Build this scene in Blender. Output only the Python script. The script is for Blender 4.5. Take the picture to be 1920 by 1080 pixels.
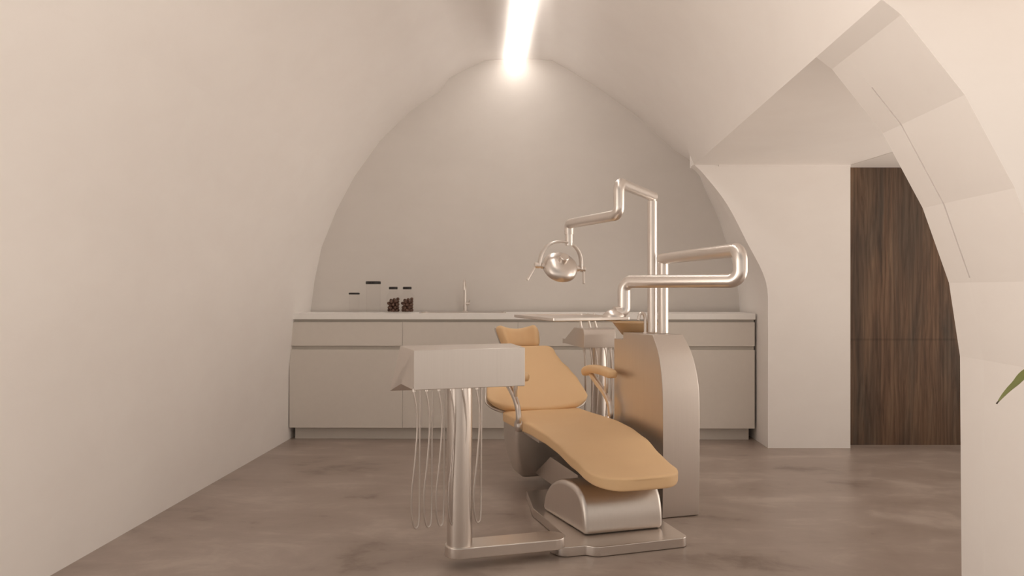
import bpy, bmesh, math, random
from mathutils import Vector, Matrix
for o in list(bpy.data.objects): bpy.data.objects.remove(o, do_unlink=True)
S = bpy.context.scene
COL = S.collection
PI = math.pi

# ------------------------------------------------------------------ camera
F = 1400.0; EYE = 1.085
cam = bpy.data.cameras.new('camera'); cam.sensor_width = 36; cam.lens = 36*F/1920
cam.clip_start = .05
camo = bpy.data.objects.new('camera', cam); COL.objects.link(camo)
camo.location = (0, 0, EYE); camo.rotation_euler = (PI/2, 0, 0)
S.camera = camo
# ------------------------------------------------------------------ world, light, exposure
W = bpy.data.worlds.new('world'); S.world = W; W.use_nodes = True
bg = W.node_tree.nodes['Background']
# invented world light: dim above, raised below the horizon to lift the ceiling
wn, wl = W.node_tree.nodes, W.node_tree.links
wt = wn.new('ShaderNodeTexCoord'); wsx = wn.new('ShaderNodeSeparateXYZ'); wl.new(wt.outputs['Generated'], wsx.inputs[0])
wr = wn.new('ShaderNodeMapRange'); wr.inputs[1].default_value = -.7; wr.inputs[2].default_value = .25
SKY_LOW, SKY_HIGH, SIDE, SIDE_LEFT, FRONT = 1.25, .30, 3.2, 3.0, .82
wr.inputs[3].default_value = SKY_LOW; wr.inputs[4].default_value = SKY_HIGH
wl.new(wsx.outputs[2], wr.inputs[0]); # side glow added to brighten the left wall and pier soffit
wq = wn.new('ShaderNodeMapRange'); wq.inputs[1].default_value = .5; wq.inputs[2].default_value = .95
wq.inputs[3].default_value = 1.0; wq.inputs[4].default_value = SIDE
wl.new(wsx.outputs[0], wq.inputs[0])
wq2 = wn.new('ShaderNodeMapRange'); wq2.inputs[1].default_value = -.4; wq2.inputs[2].default_value = -.95
wq2.inputs[3].default_value = 0; wq2.inputs[4].default_value = SIDE_LEFT; wl.new(wsx.outputs[0], wq2.inputs[0])
wa = wn.new('ShaderNodeMath'); wa.operation = 'ADD'; wl.new(wq.outputs[0], wa.inputs[0]); wl.new(wq2.outputs[0], wa.inputs[1])
wf = wn.new('ShaderNodeMapRange'); wf.inputs[1].default_value = -.25; wf.inputs[2].default_value = -.95
wf.inputs[3].default_value = 1.0; wf.inputs[4].default_value = FRONT; wl.new(wsx.outputs[1], wf.inputs[0])
wb = wn.new('ShaderNodeMath'); wb.operation = 'MULTIPLY'; wl.new(wa.outputs[0], wb.inputs[0]); wl.new(wf.outputs[0], wb.inputs[1]); wa = wb
wm = wn.new('ShaderNodeMath'); wm.operation = 'MULTIPLY'; wl.new(wr.outputs[0], wm.inputs[0]); wl.new(wa.outputs[0], wm.inputs[1])
wl.new(wm.outputs[0], bg.inputs[1])
bg.inputs[0].default_value = (1.0, .88, .77, 1)
STRIP_POWER = 5.4
vs = S.view_settings
vs.view_transform = 'Standard'; vs.look = 'None'; vs.gamma = 1; vs.use_curve_mapping = False
vs.exposure = 0.68

# ------------------------------------------------------------------ helpers
def at(px, py, Y):
    return Vector(((px-960)*Y/F, Y, EYE-(py-540)*Y/F))
def L(s, t, z):            # treatment chair frame: s towards the foot end, t to the right, z up
    return Vector((.45+.276*s+.961*t, 3.4-.961*s+.276*t, z))
U = Vector((.276, -.961, 0)); V = Vector((.961, .276, 0)); Z = Vector((0, 0, 1))

def srgb(r, g, b):
    f = lambda c: (c/255/12.92) if c/255 <= .04045 else ((c/255+.055)/1.055)**2.4
    return (f(r), f(g), f(b), 1)

def newmat(name):
    m = bpy.data.materials.new(name); m.use_nodes = True
    return m, m.node_tree.nodes, m.node_tree.links, m.node_tree.nodes['Principled BSDF']
def mixcol(n, l, fac, a, b):
    x = n.new('ShaderNodeMix'); x.data_type = 'RGBA'
    l.new(fac, x.inputs[0]); x.inputs[6].default_value = a; x.inputs[7].default_value = b
    return x.outputs[2]
def coords(n, l, scale=(1, 1, 1), rot=(0, 0, 0)):
    tc = n.new('ShaderNodeTexCoord'); mp = n.new('ShaderNodeMapping')
    mp.inputs['Scale'].default_value = scale; mp.inputs['Rotation'].default_value = rot
    l.new(tc.outputs['Object'], mp.inputs[0]); return mp.outputs[0]
def noise(n, l, vec, scale, detail=4, rough=.55, dist=0):
    t = n.new('ShaderNodeTexNoise'); t.inputs['Scale'].default_value = scale
    t.inputs['Detail'].default_value = detail; t.inputs['Roughness'].default_value = rough
    t.inputs['Distortion'].default_value = dist; l.new(vec, t.inputs['Vector']); return t.outputs[0]
def ramp(n, l, fac, stops):
    r = n.new('ShaderNodeValToRGB'); e = r.color_ramp.elements
    while len(e) < len(stops): e.new(.5)
    for i, (p, c) in enumerate(stops): e[i].position = p; e[i].color = c
    l.new(fac, r.inputs[0]); return r.outputs[0]
def bump(n, l, b, h, strength, dist=.002):
    bp = n.new('ShaderNodeBump'); bp.inputs['Strength'].default_value = strength
    bp.inputs['Distance'].default_value = dist; l.new(h, bp.inputs['Height']); l.new(bp.outputs[0], b.inputs['Normal'])

def plaster(name, c0, c1, rough=.75, scale=3.0):
    m, n, l, b = newmat(name); v = coords(n, l, (1, 1, 1.6))
    f = noise(n, l, v, scale, 8, .62, .3)
    f2 = ramp(n, l, f, [(.35, (0, 0, 0, 1)), (.68, (1, 1, 1, 1))])
    l.new(mixcol(n, l, f2, c0, c1), b.inputs['Base Color'])
    b.inputs['Roughness'].default_value = rough; b.inputs['Specular IOR Level'].default_value = .25
    bump(n, l, b, noise(n, l, coords(n, l, (1, 1, 2)), 45, 6, .6), .12, .002); return m
def plain(name, c, rough=.5, metal=0, spec=.5):
    m, n, l, b = newmat(name); v = coords(n, l)
    f = noise(n, l, v, 30, 3)
    c2 = tuple(x*.95 for x in c[:3])+(1,)
    l.new(mixcol(n, l, f, c, c2), b.inputs['Base Color'])
    b.inputs['Roughness'].default_value = rough; b.inputs['Metallic'].default_value = metal
    b.inputs['Specular IOR Level'].default_value = spec; return m
def steel(name, c, rough=.34, stretch=(60, 60, 1.2), amt=.10):
    m, n, l, b = newmat(name); v = coords(n, l, stretch)
    f = noise(n, l, v, 3, 5, .6)
    c2 = tuple(x*.94 for x in c[:3])+(1,)
    l.new(mixcol(n, l, f, c, c2), b.inputs['Base Color'])
    mr = n.new('ShaderNodeMapRange'); mr.inputs[3].default_value = rough-amt*.5; mr.inputs[4].default_value = rough+amt
    l.new(f, mr.inputs[0]); l.new(mr.outputs[0], b.inputs['Roughness'])
    b.inputs['Metallic'].default_value = 1.0
    return m

M = {}
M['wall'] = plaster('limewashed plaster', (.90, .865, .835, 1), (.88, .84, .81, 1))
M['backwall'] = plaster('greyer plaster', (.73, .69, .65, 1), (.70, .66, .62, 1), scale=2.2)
M['ceil2'] = plaster('darker ceiling tone', (.72, .68, .645, 1), (.70, .66, .625, 1))  # darker tone of the wall material, for one ceiling patch
M['cabinet'] = plain('matt taupe lacquer', (.77, .72, .66, 1), .55, 0, .25)
M['groove'] = plain('groove taupe lacquer', (.70, .655, .60, 1), .6, 0, .2)
M['counter'] = plain('white stone worktop', (.98, .96, .93, 1), .4, 0, .4)
M['steel'] = steel('brushed steel', (.76, .705, .66, 1))
M['steelh'] = steel('brushed steel crosswise', (.78, .725, .68, 1), .30, (1.2, 60, 60))
M['chrome'] = steel('polished steel', (.82, .765, .72, 1), .31, (3, 3, 3), .03)
M['hose'] = steel('steel coloured hose', (.60, .545, .505, 1), .42, (5, 5, 5), .05)
M['black'] = plain('black plastic lid', (.012, .009, .008, 1), .5)
M['shell'] = steel('grey shell', (.74, .70, .66, 1), .45, (5, 5, 5), .05)
M['grey'] = plain('dark grey gap', (.10, .09, .08, 1), .7)

m, n, l, b = newmat('tan leather'); M['leather'] = m
v = coords(n, l); f = noise(n, l, v, 5, 5)
l.new(mixcol(n, l, f, (.86, .60, .345, 1), (.82, .565, .32, 1)), b.inputs['Base Color'])
b.inputs['Roughness'].default_value = .55; b.inputs['Specular IOR Level'].default_value = .3
bump(n, l, b, noise(n, l, v, 260, 3), .10, .001)
m, n, l, b = newmat('tan bowl glaze'); M['bowl'] = m
f = noise(n, l, coords(n, l), 6, 3); l.new(mixcol(n, l, f, (.55, .37, .20, 1), (.51, .34, .185, 1)), b.inputs['Base Color'])
b.inputs['Roughness'].default_value = .4
# floor
m, n, l, b = newmat('polished brown concrete'); M['floor'] = m
v = coords(n, l, (1, 2.2, 1), (0, 0, .5)); f1 = noise(n, l, v, 1.5, 9, .60, .5)
v2 = coords(n, l, (1, 1, 1)); f2 = noise(n, l, v2, 5.5, 8, .65, .6)
mx = n.new('ShaderNodeMath'); mx.operation = 'MULTIPLY_ADD'; l.new(f2, mx.inputs[0]); mx.inputs[1].default_value = .45
l.new(f1, mx.inputs[2])
c = ramp(n, l, mx.outputs[0], [(.48, (.22, .165, .135, 1)), (.62, (.34, .273, .232, 1)), (.76, (.38, .31, .268, 1)), (.88, (.46, .385, .335, 1))])
l.new(c, b.inputs['Base Color'])
mr = n.new('ShaderNodeMapRange'); mr.inputs[3].default_value = .24; mr.inputs[4].default_value = .42
l.new(f2, mr.inputs[0]); l.new(mr.outputs[0], b.inputs['Roughness']); b.inputs['Specular IOR Level'].default_value = .35
# wood
m, n, l, b = newmat('dark weathered wood'); M['wood'] = m
v = coords(n, l, (1, 1, .055)); g1 = noise(n, l, v, 26, 7, .65, .9)
vb = coords(n, l, (1, 1, .13)); g2 = noise(n, l, vb, 5.5, 4, .6, .8)
wv = n.new('ShaderNodeTexWave'); wv.wave_type = 'BANDS'; wv.bands_direction = 'X'
wv.inputs['Scale'].default_value = 10; wv.inputs['Distortion'].default_value = 9; wv.inputs['Detail'].default_value = 4; wv.inputs['Detail Scale'].default_value = 1.2
l.new(coords(n, l, (1, 1, .16)), wv.inputs[0])
ca = ramp(n, l, g1, [(.26, (.060, .034, .021, 1)), (.48, (.135, .082, .052, 1)), (.74, (.205, .135, .088, 1))])
cb = ramp(n, l, g2, [(.36, (.58, .66, .74, 1)), (.60, (1.05, 1, .95, 1))])
x = n.new('ShaderNodeMix'); x.data_type = 'RGBA'; x.blend_type = 'MULTIPLY'; x.inputs[0].default_value = 1
l.new(ca, x.inputs[6]); l.new(cb, x.inputs[7])
y = n.new('ShaderNodeMix'); y.data_type = 'RGBA'; y.blend_type = 'MULTIPLY'; y.inputs[0].default_value = .28
l.new(x.outputs[2], y.inputs[6]); l.new(ramp(n, l, wv.outputs[1], [(.1, (.45, .42, .4, 1)), (.55, (1.1, 1.1, 1.1, 1))]), y.inputs[7])
# horizontal joint between boards (a line at a fixed height)
sx = n.new('ShaderNodeSeparateXYZ'); tc = n.new('ShaderNodeTexCoord'); l.new(tc.outputs['Object'], sx.inputs[0])
mm = n.new('ShaderNodeMath'); mm.operation = 'SUBTRACT'; l.new(sx.outputs[2], mm.inputs[0]); mm.inputs[1].default_value = .728
ma = n.new('ShaderNodeMath'); ma.operation = 'ABSOLUTE'; l.new(mm.outputs[0], ma.inputs[0])
jr = ramp(n, l, ma.outputs[0], [(.0, (.66, .66, .66, 1)), (.012, (1, 1, 1, 1))])
z_ = n.new('ShaderNodeMix'); z_.data_type = 'RGBA'; z_.blend_type = 'MULTIPLY'; z_.inputs[0].default_value = .8
l.new(y.outputs[2], z_.inputs[6]); l.new(jr, z_.inputs[7]); l.new(z_.outputs[2], b.inputs['Base Color'])
b.inputs['Roughness'].default_value = .55; b.inputs['Specular IOR Level'].default_value = .3
bump(n, l, b, g1, .3, .002)
# emitter
m, n, l, b = newmat('lit diffuser'); M['lit'] = m
b.inputs['Base Color'].default_value = (.9, .9, .9, 1)
b.inputs['Emission Color'].default_value = (1.0, .925, .855, 1); b.inputs['Emission Strength'].default_value = STRIP_POWER
# glass
m, n, l, b = newmat('clear thin glass'); M['glass'] = m
tr = n.new('ShaderNodeBsdfTransparent'); tr.inputs[0].default_value = (.997, .996, .995, 1)
gl = n.new('ShaderNodeBsdfGlossy'); gl.inputs['Roughness'].default_value = .03
lw = n.new('ShaderNodeLayerWeight'); lw.inputs[0].default_value = .5
pw = n.new('ShaderNodeMath'); pw.operation = 'POWER'; l.new(lw.outputs['Facing'], pw.inputs[0]); pw.inputs[1].default_value = 4
fz = n.new('ShaderNodeMath'); fz.operation = 'MULTIPLY'; l.new(pw.outputs[0], fz.inputs[0]); fz.inputs[1].default_value = .12
ms = n.new('ShaderNodeMixShader'); l.new(fz.outputs[0], ms.inputs[0]); l.new(tr.outputs[0], ms.inputs[1]); l.new(gl.outputs[0], ms.inputs[2])
l.new(ms.outputs[0], n['Material Output'].inputs[0]); n.remove(b)
# nut and leaf
m, n, l, b = newmat('brown nut skin'); M['nut'] = m
f = noise(n, l, coords(n, l), 160, 4); l.new(mixcol(n, l, f, (.19, .105, .072, 1), (.075, .036, .024, 1)), b.inputs['Base Color']); b.inputs['Roughness'].default_value = .55
bump(n, l, b, f, .5, .002)
m, n, l, b = newmat('green leaf'); M['leaf'] = m
f = noise(n, l, coords(n, l, (1, 1, 1)), 14, 3); l.new(mixcol(n, l, f, (.20, .21, .05, 1), (.12, .14, .035, 1)), b.inputs['Base Color']); b.inputs['Roughness'].default_value = .45
M['pot'] = plain('clay pot', (.33, .27, .23, 1), .7); M['soil'] = plain('soil', (.04, .028, .02, 1), .9)
M['stem'] = plain('plant stem', (.13, .10, .05, 1), .7)
M['tip'] = plain('dry leaf tip', (.05, .035, .025, 1), .7)

# ---- objects
def tag(o, label=None, cat=None, group=None, kind=None):
    if label: o['label'] = label
    if cat: o['category'] = cat
    if group: o['group'] = group
    if kind: o['kind'] = kind
    return o
ORG = {}
def thing(name, loc, label, cat, group=None):
    o = bpy.data.objects.new(name, None); COL.objects.link(o); o.empty_display_size = .1
    o.location = loc; ORG[o.name] = Vector(loc); return tag(o, label, cat, group)
def obj(name, bm, mat, parent=None, smooth=True, angle=35, loc=None, label=None, flat=False):
    """bm is in room coordinates; the mesh is stored relative to its thing's base"""
    if parent is not None: org = ORG[parent.name]
    elif loc is not None: org = Vector(loc)
    else:
        xs = [v.co for v in bm.verts]
        lo = Vector([min(c[i] for c in xs) for i in range(3)]); hi = Vector([max(c[i] for c in xs) for i in range(3)])
        org = Vector(((lo.x+hi.x)/2, (lo.y+hi.y)/2, lo.z))
    bmesh.ops.translate(bm, verts=bm.verts, vec=-org)
    bmesh.ops.recalc_face_normals(bm, faces=bm.faces)
    me = bpy.data.meshes.new(name); bm.to_mesh(me); bm.free()
    me.materials.append(M[mat] if isinstance(mat, str) else mat)
    if smooth:
        me.shade_smooth() if hasattr(me, 'shade_smooth') else None
        try: me.set_sharp_from_angle(angle=math.radians(angle))
        except Exception: pass
    o = bpy.data.objects.new(name, me); COL.objects.link(o)
    ORG[o.name] = org
    if parent is not None: o.parent = parent
    else: o.location = org
    if flat:                               # large faces stay flat, only the narrow bevels are rounded
        w = o.modifiers.new('weighted normals', 'WEIGHTED_NORMAL'); w.weight = 100; w.keep_sharp = True
    if label: o['label'] = label
    return o
def struct(name, bm, mat, **k):
    o = obj(name, bm, mat, **k); o['kind'] = 'structure'; return o

def add_grid(bm, rings, closed=True, caps=True):
    R = [[bm.verts.new(p) for p in r] for r in rings]
    n = len(R[0])
    for a, b_ in zip(R, R[1:]):
        for i in range(n if closed else n-1):
            j = (i+1) % n
            try: bm.faces.new((a[i], a[j], b_[j], b_[i]))
            except ValueError: pass
    if caps:
        bm.faces.new(R[0][::-1]); bm.faces.new(R[-1])
    return bm
def add_box(bm, c, ax, ay, az, sx, sy, sz, bev=0, seg=2):
    """oriented box: centre c, unit axes, full sizes"""
    b2 = bmesh.new(); bmesh.ops.create_cube(b2, size=1)
    mt = Matrix((( ax.x*sx, ay.x*sy, az.x*sz, c.x), (ax.y*sx, ay.y*sy, az.y*sz, c.y), (ax.z*sx, ay.z*sy, az.z*sz, c.z), (0, 0, 0, 1)))
    bmesh.ops.transform(b2, matrix=mt, verts=b2.verts)
    if bev: bmesh.ops.bevel(b2, geom=list(b2.edges), offset=bev, segments=seg, affect='EDGES', profile=.5)
    merge(bm, b2); return bm
X = Vector((1, 0, 0)); Y = Vector((0, 1, 0))
def merge(bm, b2):
    me = bpy.data.meshes.new('tmp'); b2.to_mesh(me); b2.free(); bm.from_mesh(me); bpy.data.meshes.remove(me)
def aabox(x0, x1, y0, y1, z0, z1, bev=0, bm=None, seg=2):
    bm = bm or bmesh.new()
    return add_box(bm, Vector(((x0+x1)/2, (y0+y1)/2, (z0+z1)/2)), X, Y, Z, x1-x0, y1-y0, z1-z0, bev, seg)
def prism(pts, d, bev=0, seg=3, bm=None):
    """closed polygon of Vectors extruded by Vector d"""
    b2 = bmesh.new(); a = [b2.verts.new(p) for p in pts]; c = [b2.verts.new(p+d) for p in pts]; n = len(pts)
    b2.faces.new(a[::-1]); b2.faces.new(c)
    for i in range(n): b2.faces.new((a[i], a[(i+1) % n], c[(i+1) % n], c[i]))
    bmesh.ops.recalc_face_normals(b2, faces=b2.faces)
    if bev: bmesh.ops.bevel(b2, geom=[e for e in b2.edges if e.calc_face_angle(0) > .5], offset=bev, segments=seg, affect='EDGES', profile=.5, clamp_overlap=True)
    if bm is None: return b2
    merge(bm, b2); return bm
def fillet(pts, r, seg=8):
    out = [pts[0]]
    for a, p, c in zip(pts, pts[1:], pts[2:]):
        d1 = (a-p).normalized(); d2 = (c-p).normalized(); ang = d1.angle(d2)
        k = min(r/math.tan(ang/2), (a-p).length*.48, (c-p).length*.48); rr = k*math.tan(ang/2)
        cen = p+(d1+d2).normalized()*(rr/math.sin(ang/2))
        v1 = (p+d1*k)-cen; v2 = (p+d2*k)-cen; th = v1.angle(v2)
        for i in range(seg+1):
            t = i/seg; out.append(cen+(v1*math.sin((1-t)*th)+v2*math.sin(t*th))/math.sin(th))
    out.append(pts[-1]); return out
def tube(path, r, n=20, bm=None, caps=True):
    bm = bm or bmesh.new(); rings = []
    rad = r if callable(r) else (lambda i: r)
    t0 = (path[1]-path[0]).normalized(); u = t0.orthogonal().normalized()
    for i, p in enumerate(path):
        t = (path[min(i+1, len(path)-1)]-path[max(i-1, 0)]).normalized()
        u = (u-t*u.dot(t)).normalized(); w = t.cross(u)
        k = rad(i/(len(path)-1)) if callable(r) else r
        rings.append([p+(u*math.cos(a)+w*math.sin(a))*k for a in [2*PI*j/n for j in range(n)]])
    return add_grid(bm, rings, True, caps)
def lathe(prof, c, axis=Z, n=32, bm=None, caps=True):
    """prof: list of (r, h) along axis from point c"""
    bm = bm or bmesh.new(); axis = axis.normalized(); u = axis.orthogonal().normalized(); w = axis.cross(u)
    rings = [[c+axis*h+(u*math.cos(a)+w*math.sin(a))*max(r, 1e-4) for a in [2*PI*j/n for j in range(n)]] for r, h in prof]
    return add_grid(bm, rings, True, caps)
def smoothpath(pts, k=8):
    out = []
    P = [pts[0]]+list(pts)+[pts[-1]]
    for i in range(1, len(P)-2):
        for j in range(k):
            t = j/k; a, b_, c, d = P[i-1], P[i], P[i+1], P[i+2]
            out.append(.5*((2*b_)+(c-a)*t+(2*a-5*b_+4*c-d)*t*t+(3*b_-a-3*c+d)*t**3))
    out.append(Vector(pts[-1])); return out
def interp(tab, x):
    if x <= tab[0][0]: return tab[0][1]
    for (a, p), (b_, q) in zip(tab, tab[1:]):
        if x <= b_:
            t = (x-a)/(b_-a); t = t*t*(3-2*t)*.5+t*.5; return p+(q-p)*t
    return tab[-1][1]
def pad(stations, ne=4.0, n=48, bm=None):
    """stations: (centre, lateral unit, normal unit, half width, half height); superellipse section, closed ends"""
    bm = bm or bmesh.new(); rings = []
    for c, la, no, w, h in stations:
        r = []
        for j in range(n):
            a = 2*PI*j/n; ca, sa = math.cos(a), math.sin(a)
            r.append(c+la*(w*math.copysign(abs(ca)**(2/(ne*1.6)), ca))+no*(h*math.copysign(abs(sa)**(2/ne), sa)))
        rings.append(r)
    return add_grid(bm, rings)

# ------------------------------------------------------------------ the room
TD = .057                                  # the tunnel runs slightly askew to the camera
BACK = 5.7
backring = [(-1.582, -.02), (-1.578, .5), (-1.537, .906), (-1.506, 1.146), (-1.453, 1.398), (-1.335, 1.688), (-1.2, 1.94), (-1.01, 2.205),
            (-.774, 2.437), (-.546, 2.591), (-.48, 2.685), (-.345, 2.758), (-.212, 2.82), (-.12, 2.828), (.02, 2.829), (.22, 2.829), (.305, 2.823), (.46, 2.735), (.643, 2.624), (.945, 2.408), (1.23, 2.144), (1.417, 2.017)]
def sm(r):
    """a few in-between points, keeping the kinks of the old vault"""
    out = []
    for i, (a, b_) in enumerate(zip(r, r[1:])):
        out.append(a); out.append(((a[0]+b_[0])/2, (a[1]+b_[1])/2))
    out.append(r[-1]); return out
sh = TD*(BACK-2.7)
ring27 = [(x-sh, z) for x, z in backring]
ring27[0] = (-1.748, -.02); ring27[1] = (-1.742, .5)
# away from the back wall the profile is smoother
ring27[9] = (-.735, 2.60); ring27[10] = (-.62, 2.67)
ring27[20] = (1.0, 2.145); ring27[21] = (1.1, 1.92)
RIM = [(1.1, 1.92), (1.157, 1.876), (1.34, 1.644), (1.485, 1.374), (1.58, 1.104), (1.62, .838), (1.626, -.02)]
def ring_at(yy):
    r = [(x+TD*(yy-2.7), z) for x, z in ring27]
    if yy < 2.7:                           # the crown widens towards the entrance
        k = (2.7-yy)/5.2
        for i in (16, 17, 18): x, z = r[i]; r[i] = (x+k*(.60-.16*(i-16)), z)
    return r
YF = 2.05
ys = [YF, 2.16, 2.7, 3.6, 4.4, 5.06]
rings = [[Vector((x, yy, z)) for x, z in ring_at(yy)] for yy in ys]
rings += [[Vector((x, BACK, z)) for x, z in backring]]
full = bmesh.new(); add_grid(full, rings, False, False); full.normal_update(); full.verts.ensure_lookup_table()
NP = len(rings[0]); NRM = [v.normal.copy() for v in full.verts]; full.free()
def vault_part(i0, i1, name, loc):
    """closed shell 12 cm thick; the inner face keeps the normals of the whole vault so the seam does not show"""
    bm = bmesh.new(); rr = []
    for k, r in enumerate(rings):
        c = Vector((0, r[0].y, .9)); inner = r[i0:i1+1]
        outer = []
        for p in inner[::-1]:
            d = p-c; d.y = 0; outer.append(p+d.normalized()*.12)
        rr.append(inner+outer)
    add_grid(bm, rr)
    o = struct(name, bm, 'wall', loc=loc, smooth=False); me = o.data
    me.polygons.foreach_set('use_smooth', [True]*len(me.polygons))
    m_ = i1-i0+1; want = {}
    for k in range(len(rings)):
        for j in range(m_):
            n_ = NRM[k*NP+i0+j]; p = rings[k][i0+j]
            if n_.dot(Vector((0, p.y, 1.2))-p) < 0: n_ = -n_
            want[k*2*m_+j] = n_
    ln = []
    for pl_ in me.polygons:
        inn = all(v_ in want for v_ in pl_.vertices)
        for li in pl_.loop_indices:
            ln.append(tuple(want[me.loops[li].vertex_index]) if inn and pl_.loop_total == 4 else tuple(pl_.normal))
    me.normals_split_custom_set(ln); return o
vault_part(0, 6, 'wall_left', (-1.7, 3.5, 0)); vault_part(6, NP-1, 'ceiling', (0, 3.5, 1.9))
# back wall
prof_r = [(1.417, 2.017), (1.458, 1.879), (1.568, 1.635), (1.629, 1.451), (1.71, 1.166), (1.738, .906), (1.745, .5), (1.745, -.02)]
poly = [Vector((x, BACK, z)) for x, z in backring]+[Vector((x, BACK, z)) for x, z in prof_r[1:]]
c0 = Vector((.05, BACK, 1.2)); poly = [c0+(p-c0)*1.03 for p in poly]
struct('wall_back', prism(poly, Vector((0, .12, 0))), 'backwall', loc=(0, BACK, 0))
def crv(r, k=5):
    P = smoothpath([Vector((x, z, 0)) for x, z in r], k); return [(p.x, p.y) for p in P]
# right flank between the back wall and the side bay
rA = [(x+TD*(5.06-2.7), z) for x, z in [(1.1, 1.92), (1.17, 1.85), (1.32, 1.656), (1.455, 1.40), (1.585, 1.13), (1.60, .86), (1.6, .5), (1.6, -.02)]]
rA = crv(rA)
rings2 = [[Vector((x, 5.06, z)) for x, z in rA], [Vector((x, BACK+.01, z)) for x, z in crv(prof_r)]]
bm = bmesh.new(); add_grid(bm, rings2, False, False)
struct('wall_flank', bm, 'wall', loc=(1.7, 5.4, 0), angle=50)
# facing wall of the side bay
pts = [Vector((x, 5.06, z)) for x, z in rA]; pts = [Vector((1.30, 5.06, 1.925))]+pts[1:]
poly = [Vector((rA[0][0], 5.06, 1.925))]+[Vector((x, 5.06, z)) for x, z in rA[1:]]+[Vector((2.293, 5.06, -.02)), Vector((2.293, 5.06, 1.925))]
struct('wall_bay', prism(poly, Vector((0, .10, 0))), 'wall', loc=(1.9, 5.06, 0))
# wood cladding
aab = aabox(2.25, 3.45, 5.165, 5.21, 0, 1.925)
o = struct('door_1', aab, 'wood', loc=(2.3, 5.165, 0)); o['label'] = 'dark brown weathered wood panel door beside the pale wall'
# side bay ceilings (flat), far and near
def slab(y0, y1, x1, name, mat='wall'):
    p = [Vector((1.1+TD*(y0-2.7)-.0, y0, 1.92)), Vector((1.1+TD*(y1-2.7), y1, 1.92)), Vector((x1, y1, 1.92)), Vector((x1, y0, 1.92))]
    return struct(name, prism(p, Vector((0, 0, .1))), mat, loc=((p[0].x+x1)/2, (y0+y1)/2, 1.92))
slab(2.65, 5.22, 3.45, 'ceiling_bay', 'wall')
slab(1.5, 2.2, 2.4, 'ceiling_entrance')
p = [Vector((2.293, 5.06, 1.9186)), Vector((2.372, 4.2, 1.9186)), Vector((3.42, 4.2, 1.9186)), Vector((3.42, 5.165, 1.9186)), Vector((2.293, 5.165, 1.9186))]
struct('ceiling_dark_patch', prism(p, Vector((0, 0, .004))), 'ceil2', loc=(3, 4.7, 1.9186))  # thin darker sheet over part of the bay ceiling
aab = aabox(1.4, 2.293, 5.053, 5.062, 1.908, 1.921)
struct('trim_2', aab, 'wall', loc=(1.9, 5.05, 1.908))
# pier with the arch soffit between the two bays; a fine joint runs round it
def pier(y0, y1, out, name, bev=0):
    pts0 = [Vector((x+TD*(y0-2.7)+out, y0, z)) for x, z in RIM]+[Vector((2.1, y0, -.02)), Vector((2.1, y0, 1.921))]
    pts1 = [Vector((x+TD*(y1-2.7)+out, y1, z)) for x, z in RIM]+[Vector((2.1, y1, -.02)), Vector((2.1, y1, 1.921))]
    bm = bmesh.new(); add_grid(bm, [pts0, pts1])
    return struct(name, bm, 'wall', loc=(2.6, (y0+y1)/2, 0), smooth=False)
pier(2.16, 2.551, 0, 'wall_pier'); pier(2.559, 2.70, 0, 'wall_pier_rear')
pier(2.549, 2.561, .014, 'trim_3')
def joint_fill(pts, name):                 # the joint is filled near the springing and the crown
    p = [Vector((x+TD*(2.555-2.7), 2.5505, z)) for x, z in pts]
    struct(name, prism(p, Vector((0, .009, 0))), 'wall', loc=(1.9, 2.555, 0), smooth=False)
joint_fill([(1.574, 1.12), (1.58, 1.104), (1.62, .838), (1.626, -.02), (2.2, -.02), (2.2, 1.12)], 'trim_4')
joint_fill([(1.1, 1.92), (1.157, 1.876), (1.24, 1.772), (2.2, 1.772), (2.2, 1.92)], 'trim_5')
# floor
struct('floor', aabox(-2.6, 4.0, -.2, 5.85, -.06, 0), 'floor', loc=(0, 0, 0))

struct('floor_light_blocker', aabox(.4, 4.0, -2.6, -.2, -.06, 0), 'floor', loc=(2, -1.4, 0))  # unseen slab, added to keep low world light off the pier face

# ------------------------------------------------------------------ ceiling strip light
t = thing('ceiling_light', (.12, 2.5, 2.79), 'long glowing white linear strip light along the crown of the vault', 'ceiling light')
def stripx(y): return .020-(y-5.7)*.0465
def strip(y0, y1, w, z0, z1):
    pts = [Vector((stripx(y0)-w/2, y0, z0)), Vector((stripx(y0)+w/2, y0, z0)), Vector((stripx(y1)+w/2, y1, z0)), Vector((stripx(y1)-w/2, y1, z0))]
    return prism(pts, Vector((0, 0, z1-z0)))
obj('diffuser', strip(YF, 5.69, .100, 2.800, 2.820), 'lit', t)
obj('housing', strip(YF, 5.69, .030, 2.820, 2.831), 'counter', t)

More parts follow.
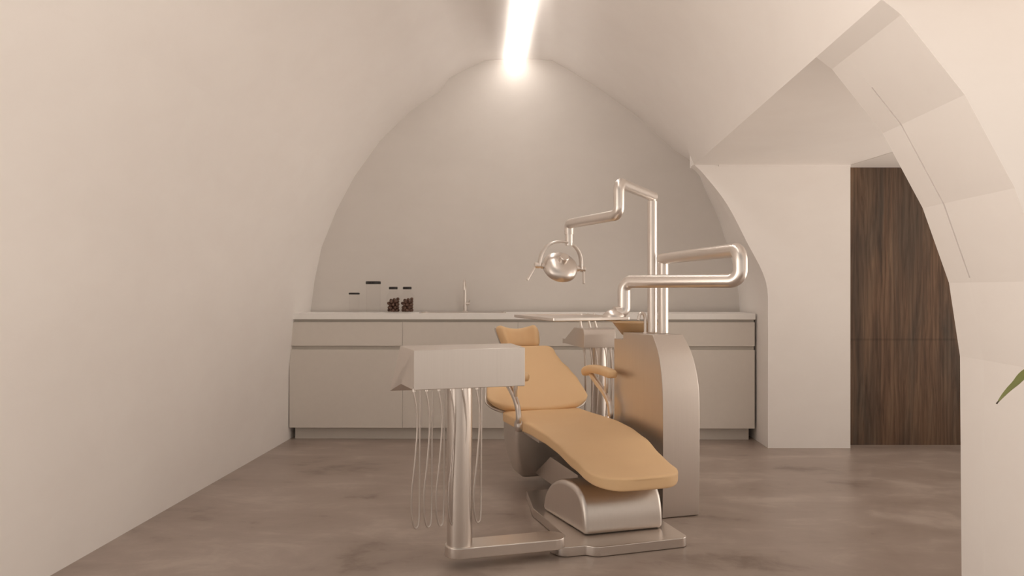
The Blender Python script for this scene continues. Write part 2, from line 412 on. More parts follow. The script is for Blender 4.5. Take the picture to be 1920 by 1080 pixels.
# ------------------------------------------------------------------ cabinets and worktop
CX0, CX1 = -1.592, 1.722; CYF = lambda x: 5.335-(x-CX0)*.0125
Cax = Vector((1, -.0125, 0)).normalized(); Cay = Vector((.0125, 1, 0)).normalized()
def C(x, dy, z): return Vector((x, CYF(x)+dy, z))
def cbox(x0, x1, d0, d1, z0, z1, bev=0, bm=None):
    bm = bm or bmesh.new(); b2 = bmesh.new()
    pts = [C(x0, d0, z0), C(x1, d0, z0), C(x1, d1, z0), C(x0, d1, z0)]
    return prism(pts, Vector((0, 0, z1-z0)), bev, 2, bm)
edges = [-1.592, -.781, .042, .868, 1.722]
labs = ['leftmost taupe base cabinet, under the black lidded jars', 'taupe base cabinet under the sink, behind the steel instrument cart',
        'taupe base cabinet behind the tan treatment chair backrest', 'rightmost taupe base cabinet, behind the curved steel unit']
for i in range(4):
    x0, x1 = edges[i]+.0002, edges[i+1]-.0002
    t = thing('base_cabinet', C((x0+x1)/2, .18, 0), labs[i], 'cabinet', 'taupe base cabinets under the worktop')
    xf = x0; x0 = x0+(.004 if i == 0 else 0)
    bm = cbox(x0, x1, .025, .040, .088, .861); cbox(x0, x1, .343, .355, .088, .861, 0, bm)
    for e0, e1, g0, g1 in ((x0, x0+.016, .088, .861), (x1-.016, x1, .088, .861), (x0+.016, x1-.016, .088, .104)): cbox(e0, e1, .040, .343, g0, g1, 0, bm)
    obj('body', bm, 'groove', t, smooth=False); x0 = xf
    if i == 0: k0, k1 = x0+.028, x1
    elif i == 3: k0, k1 = x0, x1-.028
    else: k0, k1 = x0, x1
    obj('plinth', cbox(k0, k1, .05, .33, 0, .088), 'groove', t, smooth=False)
    obj('drawer', cbox(x0+.0006, x1-.0006, 0, .024, .672, .842, .0008), 'cabinet', t, smooth=False)
    obj('door', cbox(x0+.0006, x1-.0006, 0, .024, .088, .645, .0008), 'cabinet', t, smooth=False)
# worktop with a cut-out for the sink
SX0, SX1, SY0, SY1 = -.66, -.055, .055, .30
t = bmesh.new()
for a, b_, c, d in ((CX0, SX0, -.012, .355), (SX1, CX1, -.012, .355), (SX0, SX1, -.012, SY0), (SX0, SX1, SY1, .355)):
    cbox(a, b_, c, d, .862, .904, 0, t)
bmesh.ops.remove_doubles(t, verts=t.verts, dist=1e-5)
tag(obj('worktop', t, 'counter', smooth=False), 'long white worktop lying across the four taupe cabinets', 'worktop')
# sink
t = thing('sink', C(-.36, .18, .80), 'stainless steel sink let into the white worktop', 'sink')
bm = bmesh.new()
def loopring(x0, x1, y0, y1, z, r=.03):
    pts = []
    for cx, cy, a0 in ((x1-r, y1-r, 0), (x0+r, y1-r, 90), (x0+r, y0+r, 180), (x1-r, y0+r, 270)):
        for k in range(6):
            a = math.radians(a0+90*k/5); pts.append(C(cx+r*math.cos(a), cy+r*math.sin(a), z))
    return pts
add_grid(bm, [loopring(SX0-.012, SX1+.012, SY0-.010, SY1+.010, .9042, .03), loopring(SX0-.012, SX1+.012, SY0-.010, SY1+.010, .9075, .03), loopring(SX0+.006, SX1-.006, SY0+.006, SY1-.006, .9075, .03),
              loopring(SX0+.010, SX1-.010, SY0+.010, SY1-.010, .80, .03), loopring(SX0+.05, SX1-.05, SY0+.05, SY1-.05, .785, .03)], True, False)
bm.faces.new([bm.verts[i] for i in range(0)]) if False else None
bm.verts.ensure_lookup_table(); nv = len(bm.verts); bm.faces.new([bm.verts[i] for i in range(nv-24, nv)])
obj('basin', bm, 'steel', t)
obj('drain', lathe([(.028, 0), (.03, .003), (.012, .004), (.001, .002)], C(-.36, .18, .786)), 'chrome', t)
# sink tap
fx = -.355; fb = C(fx, .325, .904)
t = thing('sink_faucet', fb, 'slim steel gooseneck tap standing behind the sink', 'faucet')
obj('base', lathe([(.022, 0), (.022, .006), (.014, .010), (.014, .05)], fb), 'chrome', t)
path = smoothpath([fb+Vector((0, 0, z)) for z in (.04, .10, .18)]+[fb+Vector((.0, -.02, .218)), fb+Vector((0, -.065, .235)), fb+Vector((0, -.11, .215)), fb+Vector((0, -.12, .165))], 8)
obj('spout', tube(path, .0095), 'chrome', t)
hb = obj('handle', tube([fb+Vector((.008, 0, .06)), fb+Vector((.034, 0, .062))], .011), 'chrome', t)
obj('lever', tube([fb+Vector((.028, 0, .065)), fb+Vector((.034, -.01, .095))], .004), 'chrome', hb)

# ------------------------------------------------------------------ jars
def jar(px, w, ztop, lidw, lidh, label, neck=None):
    d = .19; x = (px-960)*(5.5)/F; base = C(x, d, .9045)
    t = thing('glass_jar', base, label, 'jar', 'glass jars with black lids')
    h = ztop-.9045-lidh
    r = w/2; rn = lidw/2-.003
    if neck: prof = [(r*.92, 0), (r, .006), (r, h*.62), (r*.94, h*.74), (rn, h*.86), (rn, h)]
    else: prof = [(r*.95, 0), (r, .006), (r, h)]
    inner = [(max(a-.0022, .002), b_) for a, b_ in prof[::-1]]; inner[-1] = (inner[-1][0], .004)
    bm = bmesh.new(); n = 40
    rr = [[base+Vector((a*math.cos(2*PI*k/n), a*math.sin(2*PI*k/n), z)) for k in range(n)] for a, z in prof+inner]
    add_grid(bm, rr, True, True)
    obj('glass_body', bm, 'glass', t)
    obj('lid', lathe([(lidw/2-.002, 0), (lidw/2, .002), (lidw/2, lidh-.003), (lidw/2-.004, lidh)], base+Vector((0, 0, h+.0005))), 'black', t)
    return base
def zt(py): return EYE-(py-540)*5.5/F
jar(663, .078, zt(549), .080, .013, 'small empty glass jar with thin black lid, leftmost on the worktop')
jar(699, .106, zt(527.5), .110, .021, 'tallest empty glass jar with wide black lid on the worktop')
j3 = jar(736.7, .100, zt(537.8), .064, .019, 'left one of two glass jars holding brown balls', True)
j4 = jar(763, .100, zt(537.8), .064, .019, 'right one of two glass jars holding brown balls, nearest the sink', True)
# balls: dropped one by one into the jar, leaning up to the right
def pile(n, R, r, seed):
    rnd = random.Random(seed); P = []
    for k in range(n):
        best = None
        for tries in range(400):
            a = rnd.random()*2*PI; q = (R-r)*math.sqrt(rnd.random()); x, y = q*math.cos(a), q*math.sin(a); z = r
            for (u, v_, w_) in P:
                dd = (x-u)**2+(y-v_)**2
                if dd < 4*r*r: z = max(z, w_+math.sqrt(4*r*r-dd)+.0002)
            score = z-.35*x
            if best is None or score < best[0]: best = (score, x, y, z)
        P.append(best[1:])
    return P
NR = .0122
bm = bmesh.new(); bmesh.ops.create_icosphere(bm, subdivisions=3, radius=NR)
rn = random.Random(5)
for v_ in bm.verts: v_.co *= 1+rn.uniform(-.035, .02)
nutmesh = bpy.data.meshes.new('brown_ball'); bm.to_mesh(nutmesh); bm.free(); nutmesh.materials.append(M['nut']); nutmesh.shade_smooth()
for base, which in ((j3, 'left'), (j4, 'right')):
    for x, y, z in pile(36, .0468, NR, 3):
        o = bpy.data.objects.new('brown_ball', nutmesh); COL.objects.link(o)
        o.location = base+Vector((x, y, z+.0045)); o.rotation_euler = (x*90, y*90, z*50)
        tag(o, 'small rough brown ball heaped in the %s of the two filled glass jars' % which, 'ball', 'brown balls in the %s filled jar' % which)

# ------------------------------------------------------------------ treatment chair
TC = -.02
chair = thing('treatment_chair', L(0, 0, 0), 'tan upholstered dental treatment chair on a steel base, in the middle', 'dental chair')
# base plate
def fillet2(pts, r, seg=5):
    out = []; n = len(pts)
    for i in range(n):
        a, p, c = pts[i-1], pts[i], pts[(i+1) % n]
        d1 = (a-p).normalized(); d2 = (c-p).normalized(); ang = d1.angle(d2)
        if ang > 3.0: out.append(p); continue
        rr = r[i] if isinstance(r, (list, tuple)) else r
        k = min(rr/math.tan(ang/2), (a-p).length*.45, (c-p).length*.45); q = k*math.tan(ang/2)
        cen = p+(d1+d2).normalized()*(q/math.sin(ang/2)); v1 = p+d1*k-cen; v2 = p+d2*k-cen; th = v1.angle(v2)
        for j in range(seg+1):
            tt = j/seg; out.append(cen+(v1*math.sin((1-tt)*th)+v2*math.sin(tt*th))/math.sin(th))
    return out
st = [(-.53, -.24), (-.53, .21), (.345, .205), (.352, -.215), (.318, -.25), (.318, -.35), (.24, -.385), (.19, -.34), (.195, -.285), (-.233, -.300)]
rad = [.012, .03, .035, .05, .02, .05, .05, .02, .02, .02]
bm = prism(fillet2([L(s, q, .002) for s, q in st], rad), Vector((0, 0, .040)), .004, 2)
obj('base_plate', bm, 'steelh', chair, angle=40, flat=True)
# motor housing: D profile along V
prof = []
for k in range(25):
    a = PI*k/24; ca, sa = math.cos(a), math.sin(a)
    s = .012+.204*math.copysign(abs(ca)**(2/2.3), ca)+.05*sa**2; zz = .042+.195*abs(sa)**(2/2.2)
    prof.append((s, zz))
bm = prism([L(s, -.265, z) for s, z in prof], V*.42, .024, 5)
for v_ in bm.verts:                        # the left end is set slightly askew
    dd = v_.co-L(0, 0, 0); k = max(0, (.155-dd.dot(V))/.42); v_.co += V*((dd.dot(U)+.19)*.13*k)
obj('motor_housing', bm, 'steel', chair, angle=50, flat=True)
# lifting arm
bm = prism([L(s, -.115, z) for s, z in [(-.12, .055), (-.40, .075), (-.78, .065), (-.515, .212), (-.12, .212)]], V*.21, .004, 2)
obj('lift_arm', bm, 'steel', chair, angle=40, flat=True)
# rear housing below the seat hinge, narrowing downwards
rr = []
for z, s0, s1, t0, t1 in [(.335, -.965, -.70, -.245, .19), (.24, -.965, -.715, -.245, .19), (.14, -.95, -.74, -.225, .17), (.065, -.925, -.765, -.20, .14), (.045, -.90, -.785, -.18, .12)]:
    rr.append(fillet2([L(s0, t0, z), L(s0, t1, z), L(s1, t1, z), L(s1, t0, z)], .022, 5))
bm = bmesh.new(); add_grid(bm, rr)
obj('rear_housing', bm, 'shell', chair, angle=60)
# under-seat frame
bm = bmesh.new(); add_box(bm, L(-.68, TC, .322), U, V, Z, .46, .36, .045, .006)
add_box(bm, L(-.20, TC, .300), (U-Z*.02).normalized(), V, Z, .55, .22, .030, .005)
obj('seat_frame', bm, 'steel', chair, angle=40, flat=True)
# seat and leg rest cushion
zs = [(-.95, .388), (-.80, .392), (-.60, .400), (-.40, .408), (-.22, .404), (-.05, .388), (.12, .353), (.25, .332), (.36, .325)]
wsd = [(-.95, .236), (-.6, .240), (-.3, .235), (-.05, .222), (.2, .200), (.36, .190)]
thk = [(-.95, .064), (-.4, .064), (0, .058), (.36, .056)]
S0, S1 = -.955, .385
sts = []
N = 70
for i in range(N+1):
    a = i/N; s = S0+(S1-S0)*(.5-.5*math.cos(PI*a))
    w = interp(wsd, s); h = interp(thk, s)/2
    def corner(d, r, w):                   # rounded corners in plan
        return w-(r-math.sqrt(max(0, r*r-(r-d)**2))) if d < r else w
    w = corner(s-S0, .035, w); w = corner(S1-s, .10, w) if S1-s < .10 else w
    e = min(s-S0, S1-s); hh = h-(.010-math.sqrt(max(0, .010**2-(.010-e)**2))) if e < .010 else h
    e2 = .001
    ztop = interp(zs, s); dz = (interp(zs, s+.01)-interp(zs, s-.01))/.02
    no = Vector((U.x*-dz, U.y*-dz, 1)).normalized()
    bow = .03*(1-((S1-s)/.12)) if S1-s < .12 else 0
    sts.append((L(s, TC, ztop)-no*h, V, no, max(w, .02), hh))
# slight bow of the foot edge: push the middle outwards
bm = pad(sts, 6.5, 88)
for v_ in bm.verts:
    d = v_.co-L(0, TC, 0); s = d.dot(U); q = d.dot(V)
    if s > .2: v_.co += U*(.022*(1-(q/.2)**2)*((s-.2)/.185)**2)
obj('seat_cushion', bm, 'leather', chair, angle=50)
# backrest
B0 = Vector((-.925, .372)); B1 = Vector((-1.262, .714))
bd = (B1-B0); blen = bd.length; bd = bd.normalized(); bn = Vector((bd.y, -bd.x))   # towards the patient
if bn.y < 0: bn = -bn
bw = [(0, .262), (.06, .290), (.14, .304), (.25, .300), (.45, .283), (.62, .252), (.76, .213), (.88, .192), (1, .182)]
def back_st(off, th, grow=0, m0=0.0, m1=1.0, rt=.05):
    sts = []; n_ = 46
    for i in range(n_+1):
        a = m0+(m1-m0)*(.5-.5*math.cos(PI*i/n_)); p = B0+bd*(blen*a)
        cur = .018*math.sin(PI*a); p = p-bn*cur
        w = interp(bw, a)+grow
        d0 = (a-m0)*blen; d1 = (m1-a)*blen
        if d0 < .05: w -= .05-math.sqrt(max(0, .05**2-(.05-d0)**2))
        if d1 < .04: w -= .04-math.sqrt(max(0, .04**2-(.04-d1)**2))
        h = th/2; e = min(d0, d1)
        if e < .02: h = max(.004, h-(.02-math.sqrt(max(0, .02**2-(.02-e)**2)))*.9)
        c = L(p[0], TC-.012, p[1])-(U*bn[0]+Z*bn[1])*off
        sts.append((c, V, (U*bn[0]+Z*bn[1]).normalized(), w, h))
    return sts
sts = back_st(0, .062)
bm = pad(sts, 2.8, 64)
# bottom edge sags between the hips, the sides wrap slightly forward
nn = (U*bn[0]+Z*bn[1]).normalized(); bb = (U*bd[0]+Z*bd[1]).normalized(); c0 = L(B0[0], TC, B0[1])
for v_ in bm.verts:
    d = v_.co-c0; q = d.dot(V); h = d.dot(bb)
    v_.co += nn*(.035*(q/.3)**2)
    if h < .15: v_.co += bb*(.035*(q/.3)**2*(1-max(h, 0)/.15))
obj('backrest_cushion', bm, 'leather', chair, angle=50)
bm = pad(back_st(.044, .030, .004, .015, .99), 3, 64)
for v_ in bm.verts:
    d = v_.co-c0; q = d.dot(V); h = d.dot(bb)
    v_.co += nn*(.035*(q/.3)**2)
    if h < .15: v_.co += bb*(.035*(q/.3)**2*(1-max(h, 0)/.15))
obj('backrest_shell', bm, 'shell', chair, angle=50, label='grey hard shell behind the tan backrest')
# headrest: dished pad, wings forward
HC = L(-1.352, TC-.030, .770)
tilt = .25
hu = (Z*math.cos(tilt)-U*math.sin(tilt)).normalized(); hn = (U*math.cos(tilt)+Z*math.sin(tilt)).normalized()
nx, nz = 28, 16
bm = bmesh.new(); sts = []
for i in range(37):
    a = -1+2*i/36; q = .122*a
    cur = .070*abs(a)**2.4
    h = .066*(1+.16*abs(a)**2-.10*(1-abs(a)))
    e = (1-abs(a))*.150
    r_ = .028
    if e < r_: h -= (r_-math.sqrt(max(0, r_*r_-(r_-e)**2)))
    th = .029+.006*abs(a)
    if e < .016: th = max(.003, th-(.016-math.sqrt(max(0, .016**2-(.016-e)**2))))
    lat = (V+hn*(.9*abs(a)**1.2*math.copysign(1, a)*.8)).normalized(); no = (hn-V*(.72*abs(a)**1.2*math.copysign(1, a))).normalized()
    sts.append((HC+V*q+hn*cur, hu, no, h, th))
def headshape(bm):
    for v_ in bm.verts:
        d_ = v_.co-HC; hl = d_.dot(hu); ql = d_.dot(V)
        if ql < 0: v_.co -= V*((hl-.02)*.30*(-ql/.12))
        else: v_.co -= V*(max(0, hl-.02)*.16*(ql/.12))
    return bm
bm = headshape(pad(sts, 2.4, 40))
obj('headrest_cushion', bm, 'leather', chair, angle=60)
bm = headshape(pad([(c-no*(.80*h_+.004), hu, no, w*.93, max(.003, h_*.35)) for c, la, no, w, h_ in sts[1:-1]], 2.6, 40))
obj('headrest_shell', bm, 'shell', chair, angle=60, label='grey hard shell behind the tan headrest')
bm = bmesh.new(); add_box(bm, L(-1.325, TC-.012, .725), hu, V, hn, .14, .05, .012, .003)
obj('headrest_bracket', bm, 'chrome', chair)
# arm rests
for side, tq in ((-1, -.262), (1, .222)):
    hq = tq+side*.014
    def ribbon(pts, w, th, name='armrest_bracket'):
        path = smoothpath([L(s, hq, z) for s, z in pts], 8); sts = []
        for i, p in enumerate(path):
            tt = (path[min(i+1, len(path)-1)]-path[max(i-1, 0)]).normalized(); no = tt.cross(V).normalized()
            sts.append((p, V, no, th, w))
        return sts
    b1 = pad(ribbon([(-.560, .365), (-.545, .415), (-.565, .470), (-.635, .520), (-.735, .560), (-.81, .595), (-.83, .615)], .017, .0125), 3, 20)
    b1 = pad(ribbon([(-.61, .505), (-.60, .56), (-.60, .612)], .012, .009), 3, 20, b1)
    lathe([(.020, -.018), (.028, -.015), (.032, -.009), (.032, .009), (.028, .015), (.020, .018)], L(-.560, hq-side*.004, .372), V, 28, b1)
    br = obj('armrest_bracket', b1, 'chrome', chair, label='polished curved armrest bar with hinge')
    pts = [(-.875, .592), (-.84, .614), (-.77, .630), (-.66, .636), (-.55, .634), (-.47, .628)]
    path = smoothpath([L(s, tq, z) for s, z in pts], 8); sts = []; n_ = len(path)
    for i, p in enumerate(path):
        tt = (path[min(i+1, n_-1)]-path[max(i-1, 0)]).normalized(); no = V.cross(tt).normalized()
        if no.z < 0: no = -no
        e = min(i, n_-1-i)/5; k = math.sqrt(max(.05, 1-(1-min(e, 1))**2))
        sts.append((p, V, no, .030*k, .023*k))
    obj('armrest_pad', pad(sts, 2.6, 28), 'leather', br)

# ------------------------------------------------------------------ instrument cart on the left
pb = Vector((-.205, 2.918, 0)); pv = Vector((.235, 3.115, 0))
adir = (L(0, 1, 0)-L(0, 0, 0)).normalized(); aper = Vector((-adir.y, adir.x, 0))
cart = thing('instrument_cart', pb, 'steel instrument cart on a round post with hanging hoses, left of the chair', 'instrument cart')
d = (Vector((.156, 3.017, 0))-pb); dl = d.length; d = d.normalized(); pr = Vector((-d.y, d.x, 0))
pts = []
for k in range(13):
    a = PI/2+PI*k/12; pts.append(pb+(d*math.cos(a)+pr*math.sin(a))*.058)
for k in range(13):
    a = -PI/2+PI*k/12; pts.append(pb+d*dl+(d*math.cos(a)+pr*math.sin(a))*.058)
obj('swing_arm', prism([p+Z*.0435 for p in pts], Z*.042, .004, 2), 'steelh', cart, angle=40, flat=True)
bm = lathe([(.0495, .085), (.0495, .712)], pb, Z, 48)
obj('post', bm, 'steel', cart)
# tray box profile across b (away from the viewer), extruded along the chair's cross direction
b0 = Vector((-.368, 2.800, 0)); bx = Vector((.957, .290, 0)).normalized(); by = Vector((-.290, .957, 0)).normalized()
pf = [(0, .701, 0), (0, .851, 0), (.240, .851, .016), (.305, .660, .050), (.190, .702, .022)]    # across, height, flare of the ends
b2 = bmesh.new()
add_grid(b2, [[b0+by*b_-bx*f_+Z*z for b_, z, f_ in pf], [b0+by*b_+bx*(.438+f_)+Z*z for b_, z, f_ in pf]])
bmesh.ops.recalc_face_normals(b2, faces=b2.faces)
bmesh.ops.bevel(b2, geom=list(b2.edges), offset=.0025, segments=2, affect='EDGES', profile=.5)
obj('instrument_box', b2, 'steel', cart, angle=30, flat=True)
bm = bmesh.new()
for k in range(6):
    q = .002+.0475*k
    if k == 5: q = .245
    a = b0+bx*q+by*.010
    path = smoothpath([a-bx*.006+Z*.712, a+bx*.001+Z*.68, a+bx*.010+by*.005+Z*.625, a+bx*.014+by*.01+Z*.55, a+bx*.005+by*.012+Z*.42, a-bx*.006+by*.015+Z*.31,
                       a-bx*.006+by*.018+Z*.23, a+bx*.003+by*.022+Z*.182, a+bx*.015+by*.026+Z*.174, a+bx*.024+by*.032+Z*.20, a+bx*.029+by*.045+Z*.32, a+bx*.033+by*.055+Z*.712], 9)
    obj('hose', tube(path, .0034, 10), 'hose', cart)
    b2 = lathe([(.006, 0), (.0065, .012), (.004, .014)], a+Z*.694, Z, 12)
    obj('hose_ferrule', b2, 'chrome', cart)

# ------------------------------------------------------------------ curved spittoon unit at the right
UT0, UT1 = .277, .470
ub = L(-.30, (UT0+UT1)/2, 0)
unit = thing('spittoon_unit', ub, 'tall curved steel unit with tan bowl and small tap, right of the chair', 'dental unit')
pf = [(-.033, .003), (-.028, .30), (-.030, .56), (-.045, .68), (-.078, .78), (-.135, .858), (-.475, .852), (-.475, .815), (-.590, .812), (-.590, .003)]
fr = smoothpath([Vector((s, z, 0)) for s, z in pf[:6]], 6)
pl = [L(p.x, UT0, p.y) for p in fr]+[L(s, UT0, z) for s, z in pf[6:]]
# body tapers towards the top at its right side
bm = prism(pl, V*(UT1-UT0), .003, 2)
for v_ in bm.verts:
    dd = v_.co-L(0, UT0, 0); q = dd.dot(V)
    k = max(0, (v_.co.z-.55)/.30); v_.co -= V*(.030*k*k*q/(UT1-UT0))
obj('body', bm, 'steel', unit, angle=30, flat=True)
bc = Vector((.655, 3.975, .818)); bc = L(-.545, .365, .813)
bc = Vector((.668, 4.03, .815))
bm = lathe([(.035, -.002), (.075, .02), (.125, .085), (.121, .087), (.07, .028), (.001, .012)], bc, Z, 48, None, True)
obj('bowl', bm, 'bowl', unit, label='tan round spittoon bowl')
tb = at(1210, 625, 3.80); tb.z = .852
bm = lathe([(.013, 0), (.012, .006), (.007, .012)], tb)
path = smoothpath([tb+Z*.005, tb+Z*.05, tb+Z*.085+V*-.002, tb+Z*.104-V*.012, tb+Z*.100-V*.030, tb+Z*.07-V*.040], 8)
tube(path, .0080, 14, bm)
obj('tap', bm, 'chrome', unit)

# ------------------------------------------------------------------ lamp on its jointed arm
lp = at(1223, 628, 3.80); lp.z = .860
lamp = thing('operating_lamp', lp, 'steel operating lamp hanging from a high jointed tube arm', 'operating lamp')
r = .0245
ZA = 1.552; ZB = 1.412
pA = Vector((lp.x, lp.y, ZA)); pB = at(1160.5, 348, 3.31); pB.z = ZA; pC = Vector((pB.x, pB.y, ZB-.002)); pD = at(1067, 420, 3.80); pD.z = ZB
obj('pole', tube([lp, Vector((lp.x, lp.y, ZA-.026))], r, 32), 'chrome', lamp)
d0 = (pB-pA).normalized(); d1 = (pD-pC).normalized()
obj('upper_arm', tube(fillet([pA-d0*.020-Z*.0, pB, pC, pD+d1*.002, pD-Z*.055], .038, 10), r, 32), 'chrome', lamp)
bm = lathe([(.0195, 0), (.0195, .030)], Vector((lp.x, lp.y, ZA-.04)), Z, 28)
obj('joint', bm, 'chrome', lamp)
# head
hc = at(1050, 501, 3.80)
stem_t = pD-Z*.05; stem_b = Vector((pD.x, pD.y, hc.z+.110))
obj('stem', tube([stem_t, stem_b], .0200, 24), 'chrome', lamp)
hx = Vector((1, .28, -.07)).normalized()                    # across the handles
hax = Vector((-.03, -.76, .62)); hax = (hax-hx*hax.dot(hx)).normalized()
hy = hax.cross(hx).normalized()
prof = []
for k in range(13):
    a = PI/2*k/12; prof.append((.091*math.cos(a)**.8 if k < 12 else .001, .050*math.sin(a)))
low = [(.001, -.034), (.055, -.033), (.080, -.024), (.091, -.010)]
head = obj('lamp_head', lathe(low+prof, hc, hax, 48), 'chrome', lamp, angle=60)
obj('rear_knob', lathe([(.024, .035), (.024, .078), (.021, .082), (.001, .082)], hc, hax, 28), 'chrome', head)
obj('lens_hub', lathe([(.001, -.088), (.014, -.086), (.018, -.045), (.020, -.028)], hc, hax, 24), 'chrome', head)
for sg in (-1, 1):
    hh = lathe([(.011, .080), (.0145, .086), (.0145, .102), (.010, .104), (.010, .109), (.0145, .111), (.0145, .134), (.012, .137)], hc, hx*sg, 20)
    ho = obj('handle', hh, 'chrome', lamp)
    e = hc+hx*sg*.128
    obj('grip', tube([e, e+Vector((sg*-.0+(-.045 if sg < 0 else .0), -.02, -.075))], .0065, 12), 'chrome', ho)
# C-shaped yoke from the stem round to both handles
yp = []
top = stem_b+Z*.012
ra = .112
vup = (top-hc); vup = (vup-hx*vup.dot(hx)).normalized(); hgt = (top-hc).length
yk = bmesh.new(); sts = []
for k in range(41):
    a = PI*k/40; p = hc-hx*(ra*math.copysign(abs(math.cos(a))**.9, math.cos(a)))+vup*(hgt*math.sin(a)**.8)
    yp.append(p)
for i, p in enumerate(yp):
    tt = (yp[min(i+1, 40)]-yp[max(i-1, 0)]).normalized(); wd = (hx.cross(vup)).normalized(); no = tt.cross(wd).normalized()
    sts.append((p, wd, no, .017, .0065))
obj('yoke', pad(sts, 4, 16), 'chrome', lamp, angle=50)

# ------------------------------------------------------------------ tray on the lower jointed arm
tp = at(1243.5, 628, 3.74); tp.z = .860
tray = thing('tray_table', tp, 'flat steel tray on a thick folded tube arm, above the chair', 'tray table')
r = .0255
ZA = 1.232; ZB = 1.113
pA = Vector((tp.x, tp.y, ZA)); pB = at(1388, 468, 2.86); pB.z = ZA; pC = Vector((pB.x, pB.y, ZB)); pD = at(1170, 530, 3.22); pD.z = ZB
obj('pole', tube([tp, Vector((tp.x, tp.y, ZA-.028))], r, 32), 'chrome', tray)
r = .0275
d0 = (pB-pA).normalized()
pE = Vector((pD.x, pD.y, .981))
obj('arm', tube(fillet([pA-d0*.022, pB, pC, pD, pE, pE-V*.045-Z*.003], .042, 12), r, 32), 'chrome', tray)
obj('joint', lathe([(.022, 0), (.022, .03)], Vector((tp.x, tp.y, ZA-.042)), Z, 28), 'chrome', tray)
kb = pE-V*.050; kb.z = .966
obj('pivot_disc', lathe([(.001, -.026), (.030, -.022), (.046, -.010), (.048, 0), (.040, .010), (.024, .022), (.001, .030)], kb, Z, 36), 'chrome', tray, angle=60)
T0 = Vector((.166, 3.0)); T1 = Vector((.497, 3.125)); T3 = Vector((.007, 3.43)); T2 = T1+T3-T0
def trayring(inset, z):
    c = (T0+T1+T2+T3)/4; pts = []
    for p in (T0, T1, T2, T3):
        dv = (p-c); pts.append(Vector((*(c+dv*(1-inset/dv.length)), z)))
    return fillet2(pts, .012, 4)
bm = bmesh.new(); add_grid(bm, [trayring(.006, .950), trayring(0, .953), trayring(0, .963), trayring(.005, .963), trayring(.010, .957)], True, True)
obj('tray', bm, 'steelh', tray, angle=30)

# ------------------------------------------------------------------ small instrument holder behind, by the cabinet side of the unit
b0 = at(1095, 616, 4.45); b0.z = 0; lx = (Vector((.985, .17, 0))).normalized(); ly = Vector((-.17, .985, 0)).normalized()
ah = thing('assistant_holder', b0+lx*.10+ly*.12, 'small steel instrument holder with hoses behind the backrest, beside the curved unit', 'instrument holder')
pf = [(0, .727, 0), (-.004, .80, 0), (.012, .836, 0), (.03, .843, .002), (.17, .843, .016), (.29, .765, .045), (.33, .765, .050), (.33, .732, .052), (.29, .735, .046), (.15, .727, .014)]
bm = bmesh.new(); add_grid(bm, [[b0+ly*b_-lx*f_+Z*z for b_, z, f_ in pf], [b0+ly*b_+lx*(.195+f_)+Z*z for b_, z, f_ in pf]])
bmesh.ops.recalc_face_normals(bm, faces=bm.faces)
bmesh.ops.bevel(bm, geom=[e for e in bm.edges if e.calc_face_angle(0) > .5], offset=.003, segments=2, affect='EDGES', profile=.5)
obj('instrument_box', bm, 'steel', ah, angle=35, flat=True)
pc = b0+lx*.125+ly*.10
obj('post', lathe([(.048, .0015), (.048, .73)], pc, Z, 32), 'steel', ah)
obj('foot', lathe([(.12, .001), (.12, .012), (.10, .020), (.04, .022)], pc, Z, 36), 'steel', ah)
for k, q in enumerate((-.01, .028, .060, .120, .150, .176)):
    a = b0+lx*q+ly*(.02 if q >= 0 else .03); a = a+lx*.012
    path = smoothpath([a+Z*.735, a+lx*.01-ly*.01+Z*.66, a+lx*.016-ly*.012+Z*.50, a+lx*.006-ly*.01+Z*.30, a+lx*.012+Z*.17, a+lx*.022+ly*.02+Z*.15, a+lx*.028+ly*.04+Z*.22, a+lx*.028+ly*.05+Z*.45, a+lx*.026+ly*.05+Z*.735], 8)
    obj('hose', tube(path, .0042, 10), 'hose', ah)
for k, (q, lean) in enumerate(((.012, .0), (.068, .01), (.108, .0))):
    a = b0+lx*q+ly*.10+Z*.835
    h = at(1092+k*22, 600, a.y)
    obj('handpiece', tube([a, a+Z*.045-lx*(.006+.003*k), a+Z*.095-lx*(.012+.004*k)], lambda t: .0085-.004*t, 14), 'chrome', ah)
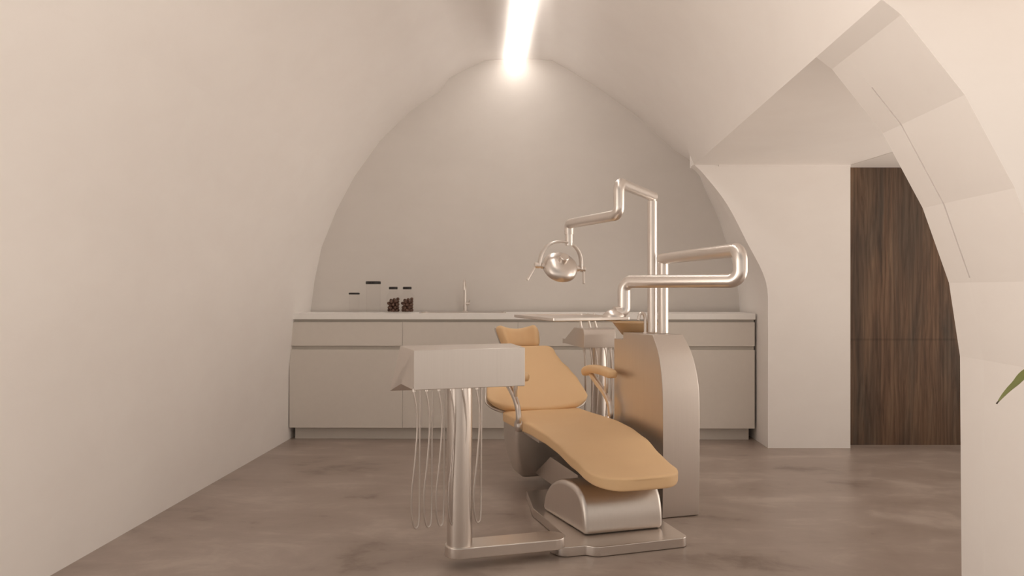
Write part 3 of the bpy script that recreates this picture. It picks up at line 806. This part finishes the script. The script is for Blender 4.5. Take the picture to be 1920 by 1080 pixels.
a = at(1111, 590, 3.50)

# ------------------------------------------------------------------ pot plant beyond the right edge, one leaf reaches in
pp = Vector((1.62, 1.62, 0))
pl = thing('potted_plant', pp, 'green plant at the right edge with one long pointed leaf reaching in', 'plant')
obj('pot', lathe([(.12, .001), (.15, .20), (.17, .34), (.158, .34), (.145, .30), (.001, .30)], pp, Z, 36), 'pot', pl)
obj('soil', lathe([(.001, .302), (.14, .302), (.14, .306), (.001, .310)], pp, Z, 28), 'soil', pl)
obj('stem', tube(smoothpath([pp+Z*.29, pp+Z*.55+X*.01, pp+Z*.85-X*.01]), .016, 12), 'stem', pl)
def leaf(path, w, name='leaf'):
    path = smoothpath(path, 8); n_ = len(path); bm = bmesh.new(); rings = []
    for i, p in enumerate(path):
        a = i/(n_-1); tt = (path[min(i+1, n_-1)]-path[max(i-1, 0)]).normalized(); sd = tt.cross(Z).normalized(); no = sd.cross(tt).normalized()
        k = max(.0012, w*math.sin(PI*min(1, .10+.90*a)**.75)**.9 if a < .999 else .001)
        rings.append([p-sd*k+no*k*.45, p-no*.0012, p+sd*k+no*k*.45, p+no*.0012])
    add_grid(bm, rings); return obj(name, bm, 'leaf', pl, angle=25)
tip = at(1869, 756, 1.60)
l1 = leaf([pp+Z*.84, pp+Vector((-.16, 0, .99)), Vector((1.36, 1.605, .965)), at(1960, 690, 1.6), at(1905, 724, 1.6), tip], .026)
tbm = tube([tip+Vector((.004, 0, .0045)), tip-Vector((.0008, 0, .0012))], .0016, 8)
obj('leaf_tip', tbm, 'tip', l1, label='dried dark tip of the leaf')
rnd = random.Random(11)
for k in range(11):
    a = -1.35+2.7*k/10                       # fanned to the side away from the picture
    dx, dy = math.cos(a), math.sin(a); ln = rnd.uniform(.30, .42); up = rnd.uniform(.10, .30)
    c_ = pp+Z*(.70+.013*k)
    leaf([c_, c_+Vector((dx*ln*.35, dy*ln*.35, up*.8)), c_+Vector((dx*ln*.7, dy*ln*.7, up)), c_+Vector((dx*ln, dy*ln, up*.55))], .026)
